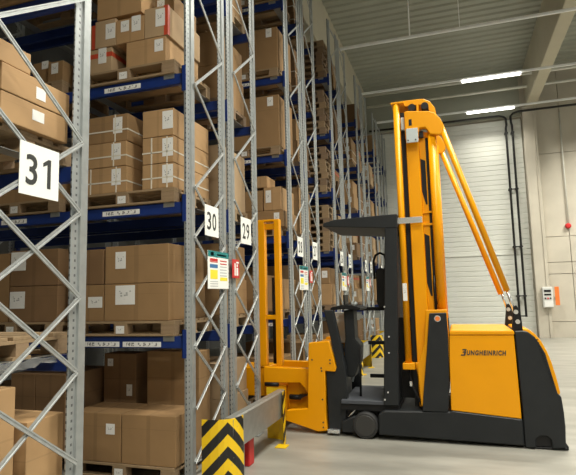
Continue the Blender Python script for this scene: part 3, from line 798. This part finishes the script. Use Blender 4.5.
# mast: two mirrored sides
for (s, y) in ((1, 6.50), (-1, 7.30)):
    tube_part('lift_cylinder', [(-.598, y-.04*s, .86), (-.598, y-.04*s, 4.07)], .039, 'yellow', T, 16)
    ya, yb = sorted((y-.02*s, y+.10*s))
    box_part('mast_channel', (-.500, -.345, ya, yb, .36, 3.94), 'yellow', T, .008)
    ya, yb = sorted((y+.02*s, y+.10*s))
    box_part('inner_channel', (-.345, -.268, ya, yb, .60, 3.70), 'yellow', T, .006)
    box_part('guide_strip', (-.556, -.503, ya, yb, .36, 3.98), 'darker', T)
    box_part('guide_strip', (-.266, -.205, ya, yb, 1.45, 3.62), 'darker', T)
    box_part('backing_rail', (-.556, -.345, min(y+.10*s, y+.12*s), max(y+.10*s, y+.12*s), .36, 3.9), 'yellow', T)
    tube_part('mast_tube', [(-.182, y-.01*s, 1.36), (-.182, y-.01*s, 3.72)], .053, 'yellow', T, 18)
    ya, yb = sorted((y-.09*s, y-.01*s))
    prism_part('mast_head', [(-.50, 3.95), (-.47, 3.96), (-.20, 3.925), (-.13, 3.89), (-.075, 3.82), (-.04, 3.74), (-.032, 3.67), (-.075, 3.61), (-.205, 3.63), (-.225, 3.68), (-.26, 3.725), (-.33, 3.72), (-.345, 3.60), (-.50, 3.60)], ya, yb, 'yellow', T, .012, seg=2)
    if s > 0:
        box_part('head_notch', (-.448, -.412, ya-.002, ya+.004, 3.765, 3.845), 'darker', T)
        box_part('cable_box', (-.335, -.285, y-.03, y+.02, 3.62, 3.70), 'dark', T, .004)
    for z0, z1 in ((1.72, 2.42), (2.84, 3.36)):
        yy = y+.02*s
        prism_part('mast_slot', [(-.338, z1), (-.280, z1-.03), (-.280, z0-.06), (-.300, z0-.06), (-.338, z0+.10)], min(yy-.004*s, yy+.002*s), max(yy-.004*s, yy+.002*s), 'darker', T)
    for z in (2.52, 2.67): box_part('cross_rib', (-.345, -.205, min(y, y+.05*s), max(y, y+.05*s), z, z+.025), 'yellow', T)
    box_part('clamp_band', (-.655, -.350, min(y-.085*s, y-.070*s), max(y-.085*s, y-.070*s), 2.548, 2.622), 'silver', T, .003)
    # inclined stay with its rod and hinge
    ys = y-.05*s
    tube_part('stay', [(-.080, ys, 3.755), (.545, ys, 1.70)] if s > 0 else [(-.115, ys, 3.72), (.545, ys, 1.66)], .035, 'yellow', T, 16)
    tube_part('stay_rod', [(.541, ys, 1.72), (.610, ys, 1.46)], .016, 'silver', T, 8)
    prism_part('stay_hinge', [(.565, 1.25), (.68, 1.25), (.672, 1.40), (.655, 1.49), (.63, 1.535), (.595, 1.52), (.590, 1.44)], ys-.03, ys+.03, 'darker', T, .006)
    for q in ((.632, 1.35), (.62, 1.46)):
        bm = bmesh.new(); add_tube(bm, [(q[0], ys-.034, q[1]), (q[0], ys+.034, q[1])], .026, 12); obj('hinge_pin', bm, 'silver', T)
prism_part('mast_cap', [(-.665, 4.075), (-.665, 4.125), (-.55, 4.165), (-.27, 4.16), (-.19, 4.115), (-.135, 4.03), (-.115, 3.93), (-.19, 3.93), (-.21, 4.02), (-.255, 4.07), (-.33, 4.085), (-.33, 4.0), (-.36, 4.0), (-.36, 4.085), (-.62, 4.085)], 6.60, 7.20, 'yellow', T, .006)
box_part('cap_plate', (-.66, -.50, 6.42, 7.38, 4.072, 4.095), 'yellow', T, .004)
for x, z in ((-.25, 4.03), (-.41, 4.03)):
    bm = bmesh.new(); add_tube(bm, [(x, 6.50, z), (x, 7.30, z)], .045, 14); obj('chain_roller', bm, 'darker', T)
box_part('mast_crossbar', (-.48, -.36, 6.62, 7.18, 3.75, 3.90), 'yellow', T, .01)
box_part('mast_gap_fill', (-.72, -.50, 6.70, 6.73, .42, 1.40), 'darker', T)  # dark sheet added to blacken the see-through gap beside the mast
box_part('mast_crossbar', (-.48, -.36, 6.62, 7.18, .45, .65), 'yellow', T, .01)
box_part('cylinder_foot', (-.665, -.52, 6.40, 6.56, .80, .875), 'yellow', T, .006)
prism_part('lower_stay', [(-.52, .88), (-.40, .88), (-.40, .36), (-.46, .36), (-.475, .60)], 6.42, 6.48, 'yellow', T, .006)
p = box_part('type_plate', (-.487, -.343, 6.392, 6.409, 3.545, 3.725), 'greyplate', T, .004)
for x in (-.465, -.375):
    bm = bmesh.new(); add_tube(bm, [(x, 6.393, 3.575), (x, 6.388, 3.575)], .010, 10); obj('screw', bm, 'ink', p)
box_part('sensor_box', (-.55, -.503, 6.46, 6.52, 3.74, 3.90), 'greyplate', T, .004)
bm = bmesh.new(); add_box(bm, -.622, -.572, 6.4165, 6.4205, 1.61, 1.82); obj('mast_sticker', bm, 'label', T)
tube_part('hose', [(-.60, 6.5, .84), (-.595, 6.48, .72), (-.56, 6.46, .58), (-.50, 6.44, .46), (-.46, 6.42, .40)], .014, 'darker', T, 8)
tube_part('hose', [(-.25, 6.47, 1.9), (-.252, 6.46, 1.7), (-.235, 6.46, 1.56)], .010, 'darker', T, 8)
box_part('valve', (-.60, -.565, 6.43, 6.46, .60, .66), 'silver', T, .006)

# cabin
prism_part('cabin_roof', [(-1.575, 2.565), (-1.565, 2.612), (-1.42, 2.645), (-.80, 2.662), (-.64, 2.664), (-.645, 2.49), (-.80, 2.50)], 6.35, 7.45, 'dark', T, .008)
for ya, yb in ((6.351, 6.44), (7.36, 7.449)):
    prism_part('cabin_post', [(-.797, 2.50), (-.648, 2.50), (-.728, .385), (-.905, .385)], ya, yb, 'dark', T, .010)
box_part('cabin_back', (-.77, -.72, 6.44, 7.36, .42, 2.48), 'dark', T)
for x, z in ((-.862, 1.545), (-.825, 1.19), (-.832, 1.00), (-.865, .54), (-.905, .455)):
    bm = bmesh.new(); add_tube(bm, [(x+.02, 6.352, z), (x+.02, 6.342, z)], .011, 10); obj('bolt', bm, 'silver', T)
box_part('floor_plate', (-1.42, -.74, 6.37, 7.43, .385, .430), 'plate', T, .005)
box_part('floor_frame', (-1.43, -.72, 6.39, 7.41, .31, .384), 'darker', T)
# driver's pad on the far post
p = prism_part('back_pad', [(-1.02, 2.02), (-.96, 2.05), (-.885, 2.02), (-.865, 1.6), (-.88, 1.52), (-1.0, 1.52), (-1.025, 1.6)], 6.98, 7.06, 'darker', T, .012)
tube_part('grab_handle', [(-1.045, 7.02, 1.9), (-1.05, 7.02, 2.14), (-1.02, 7.02, 2.22), (-.96, 7.02, 2.25), (-.90, 7.02, 2.22), (-.88, 7.02, 2.14), (-.875, 7.02, 1.9)], .016, 'darker', p, 10)
tube_part('pad_post', [(-.83, 7.02, 2.2), (-.84, 7.02, 1.56)], .012, 'silver', p, 8)
box_part('pad_arm', (-.88, -.765, 7.0, 7.04, 1.70, 1.74), 'darker', p)
for z, x0 in ((1.47, -1.47), (1.00, -1.23), (.545, -1.22)):
    box_part('side_gate', (x0, -.80, 7.375, 7.42, z, z+.05), 'darker', T, .006)
# control console at the front of the cabin
t = prism_part('console', [(-1.41, 1.50), (-1.28, 1.51), (-1.275, 1.14), (-1.205, 1.06), (-1.22, .86), (-1.30, .66), (-1.39, .66), (-1.425, 1.0), (-1.40, 1.14)], 6.64, 6.90, 'dark', T, .02, seg=2)
prism_part('console_top', [(-1.56, 1.50), (-1.40, 1.52), (-1.19, 1.50), (-1.17, 1.53), (-1.27, 1.56), (-1.42, 1.57), (-1.56, 1.54)], 6.55, 7.10, 'darker', t, .008)
box_part('display', (-1.42, -1.40, 6.70, 6.95, 1.57, 1.70), 'darker', t, .004)
tube_part('control_lever', [(-1.28, 6.68, 1.55), (-1.24, 6.68, 1.60)], .022, 'greyplate', t, 10)
box_part('console_leg', (-1.47, -1.40, 6.66, 6.98, .43, .78), 'dark', T, .008)
tube_part('console_rail', [(-1.21, 6.64, 1.05), (-1.225, 6.64, .432)], .014, 'darker', T, 8)
tube_part('console_rail', [(-1.225, 6.68, .98), (-1.33, 6.68, .60)], .012, 'greyplate', T, 8)
box_part('paper_tray', (-1.67, -1.50, 7.26, 7.29, 1.03, 1.46), 'box_grey', T, .006)
# front of the cabin
for ya, yb, k in ((6.43, 6.53, 0), (7.30, 7.40, 2)):
    prism_part('front_pillar', [(-1.62, 1.51), (-1.505, 1.51), (-1.42, 1.10), (-1.365, .78), (-1.355, .40), (-1.40, .06), (-1.60, .06), (-1.61, .76), (-1.47, .80), (-1.54, 1.15)][:] if not k else [(-1.50, 1.0), (-1.42, 1.0), (-1.36, .78), (-1.355, .40), (-1.40, .06), (-1.60, .06), (-1.61, .76)], ya, yb, 'dark', T, .008)
box_part('front_panel', (-1.60, -1.56, 6.53, 7.30, .10, 1.02), 'dark', T, .006)
box_part('load_arm', (-1.42, -.98, 6.46, 6.62, .05, .30), 'darker', T, .01)
box_part('load_arm', (-1.42, -.98, 7.18, 7.34, .05, .30), 'darker', T, .01)
prism_part('arm_tip', [(-1.42, .05), (-1.42, .17), (-1.28, .24), (-1.05, .24), (-1.05, .05)], 6.36, 6.46, 'dark', T, .01)
box_part('guide_bracket', (-1.60, -1.45, 6.36, 6.43, .03, .07), 'silver', T, .004)
tube_part('brake_rod', [(-1.34, 6.42, .22), (-1.24, 6.42, .33)], .014, 'silver', T, 8)
for ya, yb in ((6.305, 6.445), (7.355, 7.495)):
    w = bmesh.new(); add_tube(w, [(-1.125, ya, .152), (-1.125, ya+.012, .152), (-1.125, yb-.012, .152), (-1.125, yb, .152)], [.138, .151, .151, .138], 36); wo = obj('wheel', w, 'rubber', T)
    w = bmesh.new(); yc = ya if ya < 7 else yb; sg = -1 if ya < 7 else 1
    add_tube(w, [(-1.125, yc, .152), (-1.125, yc+.006*sg, .152)], [.124, .116], 32); obj('wheel_disc', w, 'hub', wo)
# yellow front carriage
o = prism_part('front_carriage', [(-1.823, 1.100), (-1.81, 1.108), (-1.570, 1.132), (-1.555, 1.12), (-1.50, .90), (-1.478, .79), (-1.49, .757), (-1.62, .765), (-1.628, .20), (-1.617, .045), (-1.73, .030), (-2.148, .142), (-2.135, .270), (-1.855, .305), (-1.85, .49)], 6.40, 6.50, 'yellow', T, .008)
prism_part('front_carriage', [(-1.823, 1.100), (-1.81, 1.108), (-1.570, 1.132), (-1.555, 1.12), (-1.50, .90), (-1.49, .757), (-1.62, .765), (-1.628, .20), (-1.617, .045), (-1.73, .030), (-2.148, .142), (-2.135, .270), (-1.855, .305), (-1.85, .49)], 7.30, 7.40, 'yellow', T, .008)
box_part('carriage_wall', (-1.83, -1.66, 6.50, 7.30, .10, 1.08), 'yellow', T, .006)
for x, z in ((-1.78, .90), (-1.665, .80), (-1.66, .765), (-1.55, .86), (-1.55, .90), (-1.66, .145), (-1.66, .085), (-1.66, .42)):
    bm = bmesh.new(); add_tube(bm, [(x, 6.401, z), (x, 6.394, z)], .010, 10); obj('bolt', bm, 'ink', o)
prism_part('traverse_frame', [(-2.480, .785), (-1.86, .772), (-1.835, .46), (-1.87, .45), (-1.93, .53), (-1.985, .592), (-2.480, .580)], 6.52, 6.62, 'yellow', T, .008)
prism_part('traverse_frame', [(-2.480, .785), (-1.86, .772), (-1.835, .46), (-1.87, .45), (-1.93, .53), (-1.985, .592), (-2.480, .580)], 7.18, 7.28, 'yellow', T, .008)
box_part('traverse_plate', (-2.20, -1.84, 6.66, 6.72, .24, .70), 'yellow', T, .006)
box_part('traverse_base', (-2.47, -2.19, 6.56, 7.22, .09, .545), 'yellow', T, .008)
bm = bmesh.new(); add_tube(bm, [(-2.45, 6.50, .570), (-2.27, 6.50, .565)], .026, 12); obj('guide_roller', bm, 'darker', T)
bm = bmesh.new(); add_tube(bm, [(-2.15, 6.60, .40), (-2.00, 6.60, .395)], .032, 12); obj('guide_roller', bm, 'darker', T)
prism_part('roller_guard', [(-2.02, .37), (-1.90, .43), (-1.89, .435), (-2.02, .435)], 6.56, 6.64, 'darker', T)
box_part('fork_carriage', (-2.98, -2.50, 6.66, 7.16, .38, .76), 'yellow', T, .01)
box_part('fork', (-2.92, -2.80, 6.62, 7.26, .30, .345), 'darker', T, .008)
box_part('fork', (-2.66, -2.54, 6.62, 7.26, .30, .345), 'darker', T, .008)
for x0, x1 in ((-2.572, -2.476), (-2.335, -2.262)):
    bm = bmesh.new(); ym = (6.63, 6.73); add_box(bm, x0, x1, ym[0], ym[0]+.03, .78, 2.735); add_box(bm, x0, x0+.025, ym[0]+.03, ym[1], .78, 2.735); add_box(bm, x1-.025, x1, ym[0]+.03, ym[1], .78, 2.735)
    obj('fork_mast_column', bm, 'yellow', T, .004)
box_part('fork_mast_head', (-2.572, -2.262, 6.632, 6.73, 2.725, 2.755), 'yellow', T, .006)
box_part('fork_mast_tie', (-2.475, -2.333, 6.66, 6.70, 2.62, 2.70), 'yellow', T, .004)
box_part('fork_mast_tie', (-2.475, -2.333, 6.64, 6.68, 1.395, 1.455), 'yellow', T, .004)
bm = bmesh.new(); add_tube(bm, [(-2.385, 6.76, .80), (-2.385, 6.76, 1.96)], .038, 12); obj('fork_lift_cylinder', bm, 'darker', T)

# ------------------------------------------------------------------ camera, sky light, view
cam = bpy.data.cameras.new('camera'); co = bpy.data.objects.new('camera', cam); COL.objects.link(co)
Yv = Vector((169, -54.5, -518)).normalized(); Xv = Vector((1617, 99.1, 518)); Xv = (Xv-Yv*Xv.dot(Yv)).normalized(); Zv = Xv.cross(Yv)
R = Matrix((Xv, Yv, Zv)).to_4x4()
co.matrix_world = Matrix.Translation((0, 0, 1.7)) @ R
cam.sensor_fit = 'HORIZONTAL'; cam.sensor_width = 36; cam.lens = 36*518/576; cam.clip_start = .05; cam.clip_end = 200
sc.camera = co
w = bpy.data.worlds.new('hall_daylight'); sc.world = w; w.use_nodes = True
bg = w.node_tree.nodes['Background']; bg.inputs[0].default_value = (.80, .90, 1.0, 1); bg.inputs[1].default_value = .3
vs = sc.view_settings
sc.display_settings.display_device = 'sRGB'
vs.view_transform = 'Standard'; vs.look = 'None'; vs.gamma = 1; vs.use_curve_mapping = False; vs.exposure = -0.22
